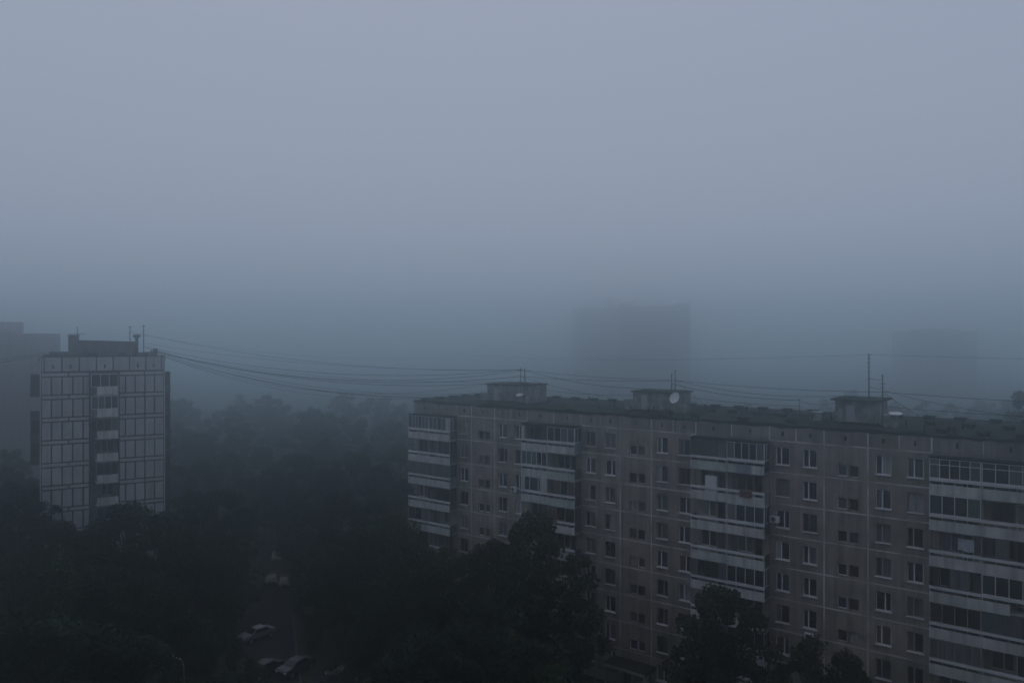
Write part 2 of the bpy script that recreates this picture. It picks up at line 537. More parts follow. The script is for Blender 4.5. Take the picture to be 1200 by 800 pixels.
vent = cached(('roof_vent',), lambda mb: (mb.box(-0.38, 0.38, -0.3, 0.3, 0, 0.26), mb.box(-0.5, 0.5, -0.42, 0.42, 0.26, 0.36)))
for i in range(27):
    x = 1.0 + i * 2.7 + rr.uniform(-0.15, 0.15)
    obj('roof_vent', vent, M['roof'], rf, (x, DEPTH - 0.8, ROOF_Z))
for y in (1.3, 3.9, 6.5, 9.1, 11.7):
    obj('roof_vent', vent, M['roof'], rf, (0.45, y, ROOF_Z), math.pi / 2)
for x in (35.2, 37.6, 40.2, 42.8, 56.0, 59.0, 62.0, 64.4):
    obj('roof_vent', vent, M['roof'], rf, (x, 8.5 + rr.uniform(-0.4, 0.4), ROOF_Z))
for x in (36.4, 41.2, 45.6, 57.8, 60.8, 63.4):
    obj('roof_vent', vent, M['roof'], rf, (x, 2.3 + rr.uniform(-0.3, 0.3), ROOF_Z))

stub = cached(('vent_stub',), lambda mb: (mb.tube([(0, 0, 0), (0, 0, 0.55)], 0.07, 8), mb.tube([(0, 0, 0.56), (0, 0, 0.66)], [0.16, 0.05], 8)))
for i in range(26):
    obj('vent_stub', stub, M['roof'], rf, (rr.uniform(14, 66), rr.uniform(1.0, 13.0), ROOF_Z))
patch = cached(('felt_patch',), lambda mb: mb.box(-0.9, 0.9, -0.5, 0.5, 0.004, 0.05))
for i in range(30):
    obj('felt_patch', patch, M['asphalt'] if i % 2 else M['roof'], rf, (rr.uniform(1, 66), rr.uniform(1.2, 13.0), ROOF_Z + 0.002 * i), rr.uniform(-0.3, 0.3))

# stairhead houses on the roof (parts of the block)
def roof_house(x0, x1, y0, y1, h, over):
    hh = obj('roof_house', MB().grid_panel(x1 - x0, h, 0.2, [(0.9, 1.7, 0.15, 1.75)] if x1 - x0 > 3 else []), M['roofhouse'], block, (x0, y0, ROOF_Z))
    w, d = x1 - x0, y1 - y0
    obj('side_wall', MB().box(0, 0.2, 0.2, d, 0, h).box(w - 0.2, w, 0.2, d, 0, h).box(0.2, w - 0.2, d - 0.2, d, 0, h), M['roofhouse'], hh)
    obj('roof_slab', MB().box(-over, w + over, -over, d + over, h, h + 0.16), M['roof'], hh)
    obj('hatch_door', MB().box(0.9, 1.7, 0.1, 0.14, 0.15, 1.75), M['metal'], hh)
    obj('flashing', MB().box(-0.04, w + 0.04, -0.05, -0.005, 0, 0.18), M['roof'], hh)
    return hh
hA = roof_house(7.1, 13.0, 5.5, 10.0, 2.1, 0.15)
obj('lean_to', MB().box(-1.5, 0, 0.5, 3.0, 0, 1.0), M['roofhouse'], hA)
obj('vent_stack', MB().box(4.9, 5.4, 0.9, 1.4, 2.26, 2.5), M['roof'], hA)
hB = roof_house(27.7, 32.6, 5.5, 9.5, 2.0, 0.2)
obj('side_box', MB().box(-1.6, -0.45, 1.0, 2.6, 0, 1.1), M['roofhouse'], hB)
obj('side_box', MB().box(4.95, 5.9, 0.3, 1.6, 0, 0.75), M['roofhouse'], hB)
hC = roof_house(48.7, 52.3, 5.5, 9.5, 2.1, 0.35)
obj('side_box', MB().box(-2.6, -1.5, 1.0, 2.4, 0, 0.8), M['roofhouse'], hC)
obj('side_box', MB().box(4.1, 5.3, -1.0, 0.3, 0, 1.05), M['roofhouse'], hC)

# ------------------------------------------------------------------ balconies
PB = 1.2
def bal_slab(w):
    return cached(('balcony', w), lambda mb: mb.box(0.01, w - 0.01, -PB + 0.0, -0.012, -0.2, -0.03))
def bal_parapet(w):
    return cached(('parapet', w), lambda mb: mb.box(0.012, w - 0.012, -PB - 0.06, -PB + 0.015 - 0.02, -0.24, 0.56))
def bal_rail(w):
    def b(mb):
        mb.box(0.012, w - 0.012, -PB - 0.07, -PB + 0.06, 0.80, 1.02)
        for i in range(5):
            x = 0.06 + i * (w - 0.16) / 4
            mb.box(x, x + 0.04, -PB - 0.04, -PB - 0.0, 0.565, 0.797)
    return cached(('rail', w), b)
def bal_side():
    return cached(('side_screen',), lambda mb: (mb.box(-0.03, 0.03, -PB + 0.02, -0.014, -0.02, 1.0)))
def bal_part():
    return cached(('partition',), lambda mb: mb.box(-0.04, 0.04, -PB + 0.07, -0.014, -0.02, 2.56))

def glaze(bal, w, n, frame, panes, r, transom=False, span=(0, 1), depth_side=None):
    """glazing above the ledge: a frame with n lights and a pane in each"""
    x0, x1 = 0.03 + span[0] * (w - 0.06), 0.03 + span[1] * (w - 0.06)
    z0, z1 = 1.03, 2.54
    bar = 0.05
    def b(mb):
        mb.box(x0, x1, -PB - 0.045, -PB + 0.025, z0, z0 + bar); mb.box(x0, x1, -PB - 0.045, -PB + 0.025, z1 - bar, z1)
        for i in range(n + 1):
            x = x0 + (x1 - x0 - bar) * i / n
            mb.box(x, x + bar, -PB - 0.05, -PB + 0.03, z0 + bar, z1 - bar)
        if transom:
            mb.box(x0 + bar, x1 - bar, -PB - 0.047, -PB + 0.027, z1 - 0.48, z1 - 0.43)
    fr = obj('glazing_frame', cached(('glazing_frame', round(w, 3), n, transom, span), b), frame, bal)
    lw = (x1 - x0 - bar) / n
    for i in range(n):
        pm_ = panes if not isinstance(panes, (list, tuple)) else panes[i % len(panes)]
        if pm_ is None:
            continue
        pw = lw - bar
        obj('pane', pane_mesh(pw, z1 - z0 - 2 * bar), pm_, bal, (x0 + bar + lw * i, -PB - 0.015, z0 + bar))

gl, gb, gt, cu, cg, cb = (M[k] for k in ('glass', 'glass_blue', 'glass_teal', 'curtain', 'curtain_green', 'curtain_brown'))
fw, fo, fd = M['frame_white'], M['frame_old'], M['frame_dark']
# per balcony: (lights, frame, panes, transom, span) or None when open; then parapet material
SPEC = {
    0: [[(6, fw, [gl, gt, gt]), None, (7, fo, [cu, gt, cu]), None, (3, fo, [None, gl, cu]), None, (4, fw, gl), None, None],
        [(5, fw, [gt, gt, gl, gt, cu]), (3, fo, [None, None, gb]), (6, fo, [gt, cu, cg]), (3, fd, [None, gl, gl]), None, None, None, (4, fo, gl), None]],
    1: [[(4, fd, [cu, None, None, gb]), (5, fw, [gt, gt, gt, None, None]), (3, fw, gb), None, (4, fo, cg), None, (4, fw, gl), None, None],
        [(4, fw, [gl, gl, gt, gt]), None, (4, fo, [None, cb, gl, cb]), (3, fo, [cb, None, gl]), None, (4, fo, gl), None, None, (3, fw, gb)]],
    2: [[(4, fd, [cg, cg, cg, cu]), None, None, None, (5, fd, [cu, None, gl, gl, cu]), None, (4, fo, cu), None, (3, fo, gl)],
        [(5, fw, [cu, gl, gl, gl, cu]), None, (4, fw, [cu, gl, gb, gb]), None, (4, fw, gl), None, (4, fo, gl), (3, fw, gb), None]],
    3: [[(5, fw, [cu, gl, gl, gl, cg], True), (4, fw, [gb, gl, gl, cg]), None, (5, fd, [None, None, cu, cu, None]), (4, fo, [None, gl, gl, gl]), (6, fo, [cg, cu, cu, cu, cu, cu]), None, (4, fw, gl), None],
        [(4, fw, [gl, gl, cu, gl], True), None, (4, fd, [None, cu, None, gl]), (4, fw, [gb, gl, gl, cu]), (4, fd, [gt, cu, cu, gl]), None, None, None, (4, fo, cu)]],
}
r3 = random.Random(11)
bstart = [(0.0, SB - 0.05), (17.5, SB), (37.5, SB), (57.5, SB)]
BAL = {}
for st, (s, w) in enumerate(bstart):
    for ap in (0, 1):
        for k in range(NF):
            if k == NF - 1:
                continue                              # no balcony on the ground floor
            z0 = TOP - FH * (k + 1)
            bal = obj('balcony', bal_slab(w), M['slab'], block, (s + ap * w, 0, z0))
            BAL[(st, ap, k)] = bal
            pmx = M['parapet']
            if (st, ap, k) in ((2, 0, 0), (1, 1, 1), (1, 1, 2)):
                pmx = M['parapet_green']
            if (st, ap, k) == (2, 1, 0):
                pmx = M['parapet_blue']
            if (st, ap, k) != (3, 1, 3):
                obj('parapet', bal_parapet(w), pmx, bal)
            else:
                obj('parapet', cached(('parapet_half', w), lambda mb: mb.box(0.012, w * 0.52, -PB - 0.06, -PB + 0.0, -0.24, 0.56)), pmx, bal)
            obj('rail', bal_rail(w), M['rail'], bal)
            obj('side_screen', bal_side(), M['frame_dark'] if r3.random() < .75 else M['parapet_blue'], bal, (0.05 if ap == 0 else w - 0.05, 0, 0))  # dark side screens: shade on the balcony ends put into the colour
            if ap == 0:
                obj('partition', bal_part(), M['slab'], bal, (w, 0, 0))
            sp = SPEC[st][ap][k]
            if sp:
                glaze(bal, w, sp[0], sp[1], sp[2], r3, sp[3] if len(sp) > 3 else False)
                sx = 0.05 if ap == 0 else w - 0.05
                sm = MB().box(sx - 0.03, sx + 0.03, -PB + 0.03, -0.02, 1.0, 1.06).box(sx - 0.03, sx + 0.03, -PB + 0.03, -0.02, 2.48, 2.54).box(sx - 0.028, sx + 0.028, -PB + 0.03, -PB + 0.09, 1.06, 2.48).box(sx - 0.028, sx + 0.028, -0.66, -0.60, 1.06, 2.48)
                obj('side_frame', sm, sp[1], bal)
                obj('side_pane', cached(('side_pane',), lambda mb: mb.box(-0.008, 0.008, -PB + 0.09, -0.02, 1.06, 2.48)), gl if r3.random() < .6 else gb, bal, (sx, 0, 0))
        # canopy over the top balcony
    obj('balcony_canopy', MB().box(0.0, 2 * w, -PB - 0.12, -0.03, -0.12, 0.0), M['roof'], block, (s, 0, TOP - 0.1))
# odd bits on single balconies
b_ = BAL[(2, 1, 0)]
obj('parapet_board', MB().box(0.03, 0.95, -PB - 0.085, -PB - 0.063, -0.22, 0.54), M['parapet_green'], b_)
obj('parapet_board', MB().box(2.35, 3.48, -PB - 0.085, -PB - 0.063, -0.22, 0.54), M['parapet'], b_)
b_ = BAL[(1, 0, 2)]
obj('white_boarding', MB().box(0.02, 0.55, -PB - 0.09, -PB - 0.055, 1.04, 2.5).box(2.6, 3.45, -PB - 0.09, -PB - 0.055, 1.04, 2.5), M['cabinet'], b_)
b_ = BAL[(1, 0, 0)]
obj('white_boarding', MB().box(0.06, 0.5, -PB - 0.09, -PB - 0.055, 1.04, 2.45), M['cabinet'], b_)
b_ = BAL[(0, 1, 0)]
obj('white_boarding', MB().box(2.9, 3.42, -PB - 0.09, -PB - 0.055, 1.04, 2.5), M['cabinet'], b_)

def world_at(x, y, z):
    return tuple(BM @ Vector((x, y, z)))

# ------------------------------------------------------------------ entrances
def entrance(x):
    e = obj('entrance_canopy', MB().box(-2.4, 2.4, -2.6, -0.08, 2.75, 2.95), M['roof'], block, (x, 0, 0))
    obj('fascia', MB().box(-2.42, 2.42, -2.66, -2.605, 2.7, 2.98), M['slab'], e)
    for sx in (-2.2, 2.0):
        obj('canopy_post', MB().box(sx, sx + 0.2, -2.4, -2.2, 0, 2.74), M['slab'], e)
    obj('entrance_wall', MB().box(0.1, 1.6, -1.1, -0.1, 0.02, 2.74), M['parapet'], e)
    obj('door', MB().box(-1.2, -0.2, -0.2, -0.12, 0.05, 2.1), M['frame_dark'], e)
    obj('step', MB().box(-2.3, 2.3, -2.5, -0.1, 0.005, 0.14), M['kerb'], e)
for x in (11.0, 31.0, 51.0):
    entrance(x)

# ------------------------------------------------------------------ things on the block
rug_at = world_at(42.3, -PB - 0.09, TOP - 2 * FH)
rug = thing('hanging_rug', 'brown rug hung over a pale balcony ledge near the top of the middle stack', 'rug', rug_at, B_ROT)
mb = MB()
for i in range(8):
    x0, x1 = i * 0.14, (i + 1) * 0.14
    y0, y1 = -0.02 * math.sin(i * 1.3), -0.02 * math.sin((i + 1) * 1.3)
    zb0, zb1 = 0.42 + 0.05 * math.sin(i), 0.42 + 0.05 * math.sin(i + 1)
    mb.quad((x0, y0 - 0.03, zb0), (x1, y1 - 0.03, zb1), (x1, y1 - 0.03, 1.04), (x0, y0 - 0.03, 1.04))
    mb.quad((x0, y0 - 0.03, 1.04), (x1, y1 - 0.03, 1.04), (x1, 0.19, 1.045), (x0, 0.19, 1.045))
o = obj('cloth', mb, M['brown_cloth'], rug)
o.modifiers.new('thickness', 'SOLIDIFY').thickness = 0.015

lau = thing('laundry_sheet', 'pale sheet drying on an open balcony three floors below the roof edge', 'laundry', world_at(59.4, -0.75, TOP - 3 * FH), B_ROT)
mb = MB()
for i in range(10):
    x0, x1 = i * 0.11, (i + 1) * 0.11
    mb.quad((x0, 0.05 * math.sin(i * 0.9), 1.15 + 0.06 * math.sin(i * .7)), (x1, 0.05 * math.sin((i + 1) * 0.9), 1.15 + 0.06 * math.sin((i + 1) * .7)), (x1, 0, 2.1), (x0, 0, 2.1))
o = obj('sheet', mb, M['white_cloth'], lau); o.modifiers.new('thickness', 'SOLIDIFY').thickness = 0.01
obj('clothes_line', MB().tube([(-1.8, 0, 2.11), (0.5, 0, 2.10), (1.9, 0, 2.11)], 0.008, 5), M['wire'], lau)

cab = thing('balcony_cabinet', 'white cabinet standing on an open balcony below green panelled parapet', 'cabinet', world_at(38.9, -PB + 0.1, TOP - 2 * FH), B_ROT)
obj('body', MB().box(0, 1.15, 0, 0.45, 0.0, 2.0), M['cabinet'], cab)
obj('door', MB().box(0.03, 0.56, -0.02, -0.003, 0.06, 1.96), M['frame_white'], cab)
obj('door', MB().box(0.59, 1.12, -0.02, -0.003, 0.06, 1.96), M['frame_white'], cab)

def air_conditioner(x, z, label):
    a = thing('air_conditioner', label, 'air conditioner', world_at(x, -0.36, z), B_ROT, 'outdoor cooling units on the facade')
    obj('body', MB().box(0, 0.8, 0, 0.3, 0, 0.55), M['frame_white'], a)
    mb = MB(); ring = []
    for i in range(16):
        t = 2 * math.pi * i / 16; ring.append((0.3 + 0.22 * math.cos(t), -0.006, 0.275 + 0.22 * math.sin(t)))
    mb.v = ring; mb.f = [tuple(range(16))]
    obj('fan_grille', mb, M['metal_dark'], a)
    obj('bracket', MB().box(0.08, 0.12, 0.02, 0.357, -0.06, -0.004), M['metal'], a)
    obj('bracket', MB().box(0.68, 0.72, 0.02, 0.357, -0.06, -0.004), M['metal'], a)
air_conditioner(44.7, 18.9, 'white air conditioner on the wall beside the middle balcony stack')
air_conditioner(15.35, 18.1, 'white air conditioner beside the balcony stack behind the dark tree')
air_conditioner(47.7, 9.15, 'white air conditioner under a lower window above small trees')

# antennas
def antenna(name, label, lx, ly, z0, h, bars, r=0.05, horiz=True):
    a = thing(name, label, 'antenna', world_at(lx, ly, z0), B_ROT, 'rooftop antenna masts')
    obj('mast', MB().tube([(0, 0, 0), (0, 0, h * 0.5), (0, 0, h)], [r, r * 0.9, r * 0.7], 8), M['wire'], a)
    for zf, ln, ang in bars:
        c, s_ = math.cos(ang), math.sin(ang)
        obj('crossbar', MB().tube([(-ln * c, -ln * s_, h * zf), (ln * c, ln * s_, h * zf)], 0.022, 6), M['wire'], a)
    return a
antenna('antenna_mast', 'thin dark mast with small crossbars standing before the first roof house', 12.6, 5.3 - 0.15, ROOF_Z, 4.35, [(0.95, 0.3, 0), (0.75, 0.8, 0.2), (0.6, 0.4, 0)])
antenna('antenna_mast', 'slightly shorter mast on the roof of the first roof house', 12.4, 6.3, ROOF_Z + 2.27, 1.95, [(0.8, 0.3, 0), (0.4, 0.2, 0.5)], 0.07)
antenna('antenna_mast', 'shorter of the two masts on the middle roof house', 31.95, 6.2, ROOF_Z + 2.17, 1.95, [(0.9, 0.15, 0)], 0.06)
antenna('antenna_mast', 'taller of the two masts on the middle roof house', 32.45, 6.0, ROOF_Z + 2.17, 2.3, [(0.97, 0.15, 0)], 0.055)
antenna('antenna_mast', 'tallest mast of the long block, with short rungs, on the last roof house', 51.35, 6.6, ROOF_Z + 2.27, 4.1, [(0.98, 0.22, 0), (0.9, 0.14, 0), (0.8, 0.14, 0), (0.7, 0.14, 0), (0.6, 0.12, 0), (0.44, 0.2, 0)], 0.06)
antenna('antenna_mast', 'mast with stub bars in front of the last roof house', 53.05, 4.0, ROOF_Z, 4.65, [(0.96, 0.12, 0), (0.82, 0.25, 0), (0.75, 0.2, 0.6), (0.6, 0.15, 0)], 0.055)
antenna('antenna_mast', 'short thin post on the bare roof left of the last roof house', 44.1, 10.0, ROOF_Z, 1.75, [(0.95, 0.12, 0)], 0.035)

def dish(label, lx, ly, z, rad, tilt, az, post=0.6):
    d = thing('satellite_dish', label, 'dish', world_at(lx, ly, z - post), B_ROT, 'rooftop dishes')
    mb = MB(); rings, seg = 5, 20
    for i in range(rings + 1):
        rr_ = rad * i / rings
        for k in range(seg):
            t = 2 * math.pi * k / seg
            mb.v.append((rr_ * math.cos(t), 0.25 * rad * (1 - (i / rings) ** 2), rr_ * math.sin(t)))
    for i in range(rings):
        for k in range(seg):
            k2 = (k + 1) % seg
            mb.f.append((i * seg + k, i * seg + k2, (i + 1) * seg + k2, (i + 1) * seg + k))
    bowl = obj('bowl', mb, M['dish'], d, (0, 0, post))
    bowl.rotation_euler = (tilt, 0, az)
    bowl.modifiers.new('thickness', 'SOLIDIFY').thickness = 0.02
    obj('post', MB().tube([(0, 0.3 * rad + 0.05, 0), (0, 0.3 * rad + 0.05, post)], 0.04, 8), M['metal'], d)
    obj('feed_arm', MB().tube([(0, -0.02, post - rad * 0.9), (0, -rad * 0.8, post - 0.05)], 0.015, 6), M['metal'], d)
dish('white satellite dish on a post beside the middle roof house', 32.95, 4.8, 29.15, 0.62, math.radians(-22), math.radians(-15), 1.6)
dish('small pale dish on a post at the first roof house', 12.75, 4.75, 28.6, 0.45, math.radians(-70), 0.2, 1.05)
dish('pale upturned dish beside the mast of the last roof house', 54.0, 4.5, 28.75, 0.55, math.radians(-80), 0.3, 1.2)

# ------------------------------------------------------------------ tower block
T_ROT = math.radians(31.528988)
T_LOC = (-57.9, 94.4, 0)
tower = thing('tower_block', 'pale tiled tower block with dark panel joints and a central balcony stack', 'building', T_LOC, T_ROT)
TM = Matrix.Translation(T_LOC) @ Matrix.Rotation(T_ROT, 4, 'Z')
TW, TD, TT = 13.9, 20.0, 31.2
obj('core_wall', MB().box(0.02, 5.25, 0.16, TD, 0, TT + 1.0).box(8.57, TW - 0.02, 0.16, TD, 0, TT + 1.0).box(5.25, 8.57, 1.45, TD, 0, TT + 1.0), M['tower_joint'], tower)
obj('side_wall', MB().box(-0.12, 0.015, 0.0, TD, 0, TT + 1.85), M['tower_panel'], tower)
obj('side_wall', MB().box(TW - 0.015, TW + 0.12, 0.0, TD, 0, TT + 1.85), M['tower_panel'], tower)
obj('recess_wall', MB().box(5.27, 8.55, 1.30, 1.44, 0, TT - 0.02), M['tower_recess'], tower)
TG = 0.078
def tp(w, h):
    return cached(('facade_panel', round(w, 3), round(h, 3)), lambda mb: mb.box(TG, w - TG, 0, 0.15, TG * 0.6, h - TG * 0.6))
lefts = [0.02, 1.1, 2.24, 3.40, 4.54, 5.25]
rights = [8.57, 9.31, 10.45, 11.6, 12.75, 13.88]
for k in range(11):
    z0 = TT - FH * (k + 1)
    for seq in (lefts, rights):
        for a, b in zip(seq[:-1], seq[1:]):
            obj('facade_panel', tp(b - a, FH - 0.62), M['tower_panel'], tower, (a, 0, z0 + 0.0))
        mid = (seq[0] + seq[-1]) / 2 + 0.3
        for a, b in ((seq[0], mid), (mid, seq[-1])):
            obj('band_panel', tp(b - a, 0.46), M['tower_panel'], tower, (a, -0.02, z0 + FH - 0.54))
at = [0.0] + [0.33 + 1.893 * i for i in range(8)] + [TW]
for i, (a, b) in enumerate(zip(at[:-1], at[1:])):
    o = obj('attic_panel', tp(b - a, 1.82), M['tower_panel'], tower, (a, 0, TT + 0.04))
    if i in (1, 2, 4, 6, 7):
        obj('vent_opening', MB().box((b - a) / 2 - 0.1, (b - a) / 2 + 0.1, -0.012, -0.003, 0.35, 0.85), M['tower_joint'], o)
obj('attic_core', MB().box(0.02, TW - 0.02, 0.16, 0.5, TT + 0.0, TT + 1.8), M['tower_joint'], tower)
# balconies in the recess
r4 = random.Random(4)
for k in range(11):
    z0 = TT - FH * (k + 1)
    if z0 < 2:
        continue
    b = obj('balcony', MB().box(5.9, 8.54, -0.45, 1.29, -0.22, -0.02), M['slab'], tower, (0, 0, z0))
    obj('parapet', MB().box(6.05, 8.45, -0.56, -0.46, -0.2, 0.82), M['parapet'], b)
    if k in (0, 1, 2, 4, 6):
        n = 3 if k != 1 else 4
        fr = MB()
        fm = fw if k in (0, 1) else fo
        x0, x1 = 6.0 if k > 1 else 5.4, 8.45
        if k <= 1:
            obj('boarding', MB().box(5.35, 6.0, -0.4, -0.34, -0.2, 2.4), M['tower_recess'], b)
        fr.box(x0, x1, -0.5, -0.44, 0.83, 0.9).box(x0, x1, -0.5, -0.44, 2.42, 2.5)
        for i in range(n + 1):
            x = x0 + (x1 - x0 - 0.06) * i / n
            fr.box(x, x + 0.06, -0.505, -0.435, 0.9, 2.42)
        obj('glazing_frame', fr, fm, b)
        for i in range(n):
            lw = (x1 - x0 - 0.06) / n
            obj('pane', pane_mesh(lw - 0.06, 1.52), r4.choice((gl, gl, gb, cg)), b, (x0 + 0.06 + lw * i, -0.475, 0.9))
    win = obj('window', window_frame(1.4, 1.5, 0.7), fo, b, (6.6, 1.22, 0.8))
    for a in (0.075, 0.7525):
        obj('pane', pane_mesh(0.5725, 1.35), gl, win, (a, 0.03, 0.075))
# side balconies past both corners
for sx, gaps in ((-1, (1, 4)), (1, ())):
    for k in range(10):
        z0 = TT - FH * (k + 1)
        x0, x1 = (-1.05, -0.13) if sx < 0 else (TW + 0.13, TW + 0.75)
        b = obj('side_balcony', MB().box(x0, x1, 0.6, 4.2, -0.2, -0.02), M['slab'], tower, (0, 0, z0))
        obj('parapet', MB().box(x0, x1, 0.52, 0.598, -0.22, 0.85), M['frame_dark'], b)
        xo = (x0 - 0.07, x0 - 0.005) if sx < 0 else (x1 + 0.005, x1 + 0.07)
        obj('parapet', MB().box(xo[0], xo[1], 0.53, 4.2, -0.22, 0.85), M['frame_dark'], b)
        if k not in gaps:
            obj('glazing', MB().box(x0, x1, 0.55, 0.59, 0.86, 2.56), gl, b)
            obj('glazing', MB().box(xo[0] + 0.01, xo[1] - 0.01, 0.56, 4.2, 0.86, 2.56), gl, b)
# tower roof
tr = obj('roof', MB().box(-0.2, TW + 0.2, 0.3, TD + 0.2, TT + 1.3, TT + 1.7), M['roof'], tower)
obj('coping', MB().box(-0.15, TW + 0.15, -0.08, 0.3, TT + 1.87, TT + 1.96), M['roof'], tr)
obj('roof_shed', MB().box(4.3, 11.2, 6.0, 10.5, TT + 1.7, TT + 3.75), M['tower_shed'], tr)
sh = MB()
sh.v = [(4.1, 5.8, TT + 3.76), (11.3, 5.8, TT + 3.60), (11.3, 10.7, TT + 3.66), (4.1, 10.7, TT + 3.86),
        (4.1, 5.8, TT + 3.98), (11.3, 5.8, TT + 3.76), (11.3, 10.7, TT + 3.80), (4.1, 10.7, TT + 4.0)]
sh.f = list(BOXF)
obj('shed_roof', sh, M['roof'], tr)
obj('chimney', MB().box(3.05, 4.27, 5.0, 6.0, TT + 1.7, TT + 4.55), M['tower_shed'], tr)
obj('chimney_cap', MB().box(2.95, 4.37, 4.9, 6.1, TT + 4.555, TT + 4.68), M['roof'], tr)
obj('lean_to', MB().box(0.9, 3.0, 4.2, 7.0, TT + 1.7, TT + 2.45), M['roof'], tr)
obj('lean_to', MB().box(0.3, 2.9, 1.2, 3.6, TT + 1.7, TT + 2.15), M['roof'], tr)
obj('lean_to', MB().box(11.3, 13.0, 4.2, 8.0, TT + 1.7, TT + 2.3), M['roof'], tr)
obj('vent_pipe', MB().tube([(11.1, 5.0, TT + 1.7), (11.1, 5.0, TT + 4.3)], 0.22, 10), M['roof'], tr)
obj('vent_cap', MB().tube([(11.1, 5.0, TT + 4.25), (11.1, 5.0, TT + 4.5), (11.1, 5.0, TT + 4.75)], [0.25, 0.48, 0.42], 12), M['roof'], tr)
for i, (x, y, w_, d_, h_) in enumerate(((1.6, 2.2, .7, .5, .55), (3.3, 1.6, .5, .5, .8), (5.2, 2.4, 1.1, .6, .45), (7.4, 1.8, .5, .4, .6), (8.8, 3.0, .9, .7, .5), (12.2, 1.6, .8, .5, .6), (13.0, 3.2, .5, .5, 1.0))):
    obj('roof_box', MB().box(x, x + w_, y, y + d_, TT + 1.7, TT + 1.85 + h_), M['tower_shed'] if i % 2 else M['roof'], tr)
def t_at(x, y, z):
    return tuple(TM @ Vector((x, y, z)))
def t_mast(label, x, y, z0, h, bars, r=0.06):
    a = thing('antenna_mast', label, 'antenna', t_at(x, y, z0), T_ROT, 'rooftop antenna masts')
    obj('mast', MB().tube([(0, 0, 0), (0, 0, h)], [r, r * 0.8], 8), M['wire'], a)
    for zf, ln in bars:
        obj('crossbar', MB().tube([(-ln, 0, h * zf), (ln, 0, h * zf)], 0.03, 6), M['wire'], a)
t_mast('mast on the tower roof nearest the mushroom-capped pipe, on its shed side', 10.4, 6.4, TT + 3.7, 2.2, [(0.95, 0.22), (0.6, 0.15)])
t_mast('tall mast with short rungs at the outer end of the tower roof', 11.75, 3.0, TT + 1.7, 4.3, [(0.97, 0.26), (0.8, 0.16), (0.65, 0.16), (0.5, 0.12)])
t_mast('thin aerial with one wide crossbar on the tower chimney', 4.1, 5.4, TT + 4.68, 1.1, [(0.12, 0.95)], 0.04)
t_mast('stubby post among the boxes at the corner of the tower roof', 12.6, 2.2, TT + 1.7, 1.0, [(0.9, 0.12)], 0.05)

# ------------------------------------------------------------------ far blocks lost in the haze
def far_block(name, label, loc, rotz, masses, floors, fh=2.9):
    b = thing(name, label, 'building', loc, rotz)
    for pname, x0, x1, y0, y1, z1, mat in masses:
        obj(pname, MB().box(x0, x1, y0, y1, 0, z1), mat, b)
    for x0, x1, y0, z1, n, cols in floors:
        for i in range(n):
            z = z1 - (i + 1) * fh
            fl_ = obj('floor_band', MB().box(x0, x1, y0 - 0.25, y0 - 0.01, z, z + 0.9), M['band'], b)
            fl_["kind"] = "stuff"
    return b
# slab block behind the tower, running out of the frame
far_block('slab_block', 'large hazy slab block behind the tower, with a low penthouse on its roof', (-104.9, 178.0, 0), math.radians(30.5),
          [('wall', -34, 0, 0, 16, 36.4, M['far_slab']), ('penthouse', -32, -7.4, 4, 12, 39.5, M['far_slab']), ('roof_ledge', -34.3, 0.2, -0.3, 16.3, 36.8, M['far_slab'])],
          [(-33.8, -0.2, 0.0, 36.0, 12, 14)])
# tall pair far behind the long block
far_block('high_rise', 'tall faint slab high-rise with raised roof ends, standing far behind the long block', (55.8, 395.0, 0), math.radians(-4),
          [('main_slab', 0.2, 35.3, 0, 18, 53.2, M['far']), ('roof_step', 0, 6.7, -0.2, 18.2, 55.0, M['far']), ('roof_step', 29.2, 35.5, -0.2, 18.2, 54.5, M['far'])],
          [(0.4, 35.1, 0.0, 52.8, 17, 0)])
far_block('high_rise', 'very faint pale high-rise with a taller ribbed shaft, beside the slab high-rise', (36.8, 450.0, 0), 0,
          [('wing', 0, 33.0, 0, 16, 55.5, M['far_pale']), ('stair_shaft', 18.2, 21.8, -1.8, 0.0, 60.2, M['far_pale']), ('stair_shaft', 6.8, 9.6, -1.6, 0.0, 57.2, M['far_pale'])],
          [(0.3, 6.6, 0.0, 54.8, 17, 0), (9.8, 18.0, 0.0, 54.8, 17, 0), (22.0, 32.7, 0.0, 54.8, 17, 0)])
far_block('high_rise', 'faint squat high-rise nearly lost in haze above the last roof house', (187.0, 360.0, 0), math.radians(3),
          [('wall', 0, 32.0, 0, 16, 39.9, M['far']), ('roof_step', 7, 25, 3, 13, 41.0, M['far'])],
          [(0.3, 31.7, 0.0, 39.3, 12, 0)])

# the tall block the view is taken from: unseen behind the camera, added and sized to keep the sky behind off the yard
own = thing('unseen_shading_block', 'unseen tall grey slab block behind the camera, added to shade the yard', 'building', (0, -0.9, 0), 0)
hb = MB(); hb.box(-70, 70, -15, -0.02, 0, 62.0); obj('wall', hb, M['panel'], own)
obj('roof', MB().box(-70.3, 70.3, -15.3, 0.2, 62.0, 62.5), M['roof'], own)
for k in range(21):
    z = 1.2 + k * 2.9
    obj('floor_band', MB().box(-69.9, 69.9, -0.015, 0.05, z - 0.12, z + 0.12), M['joint'], own)

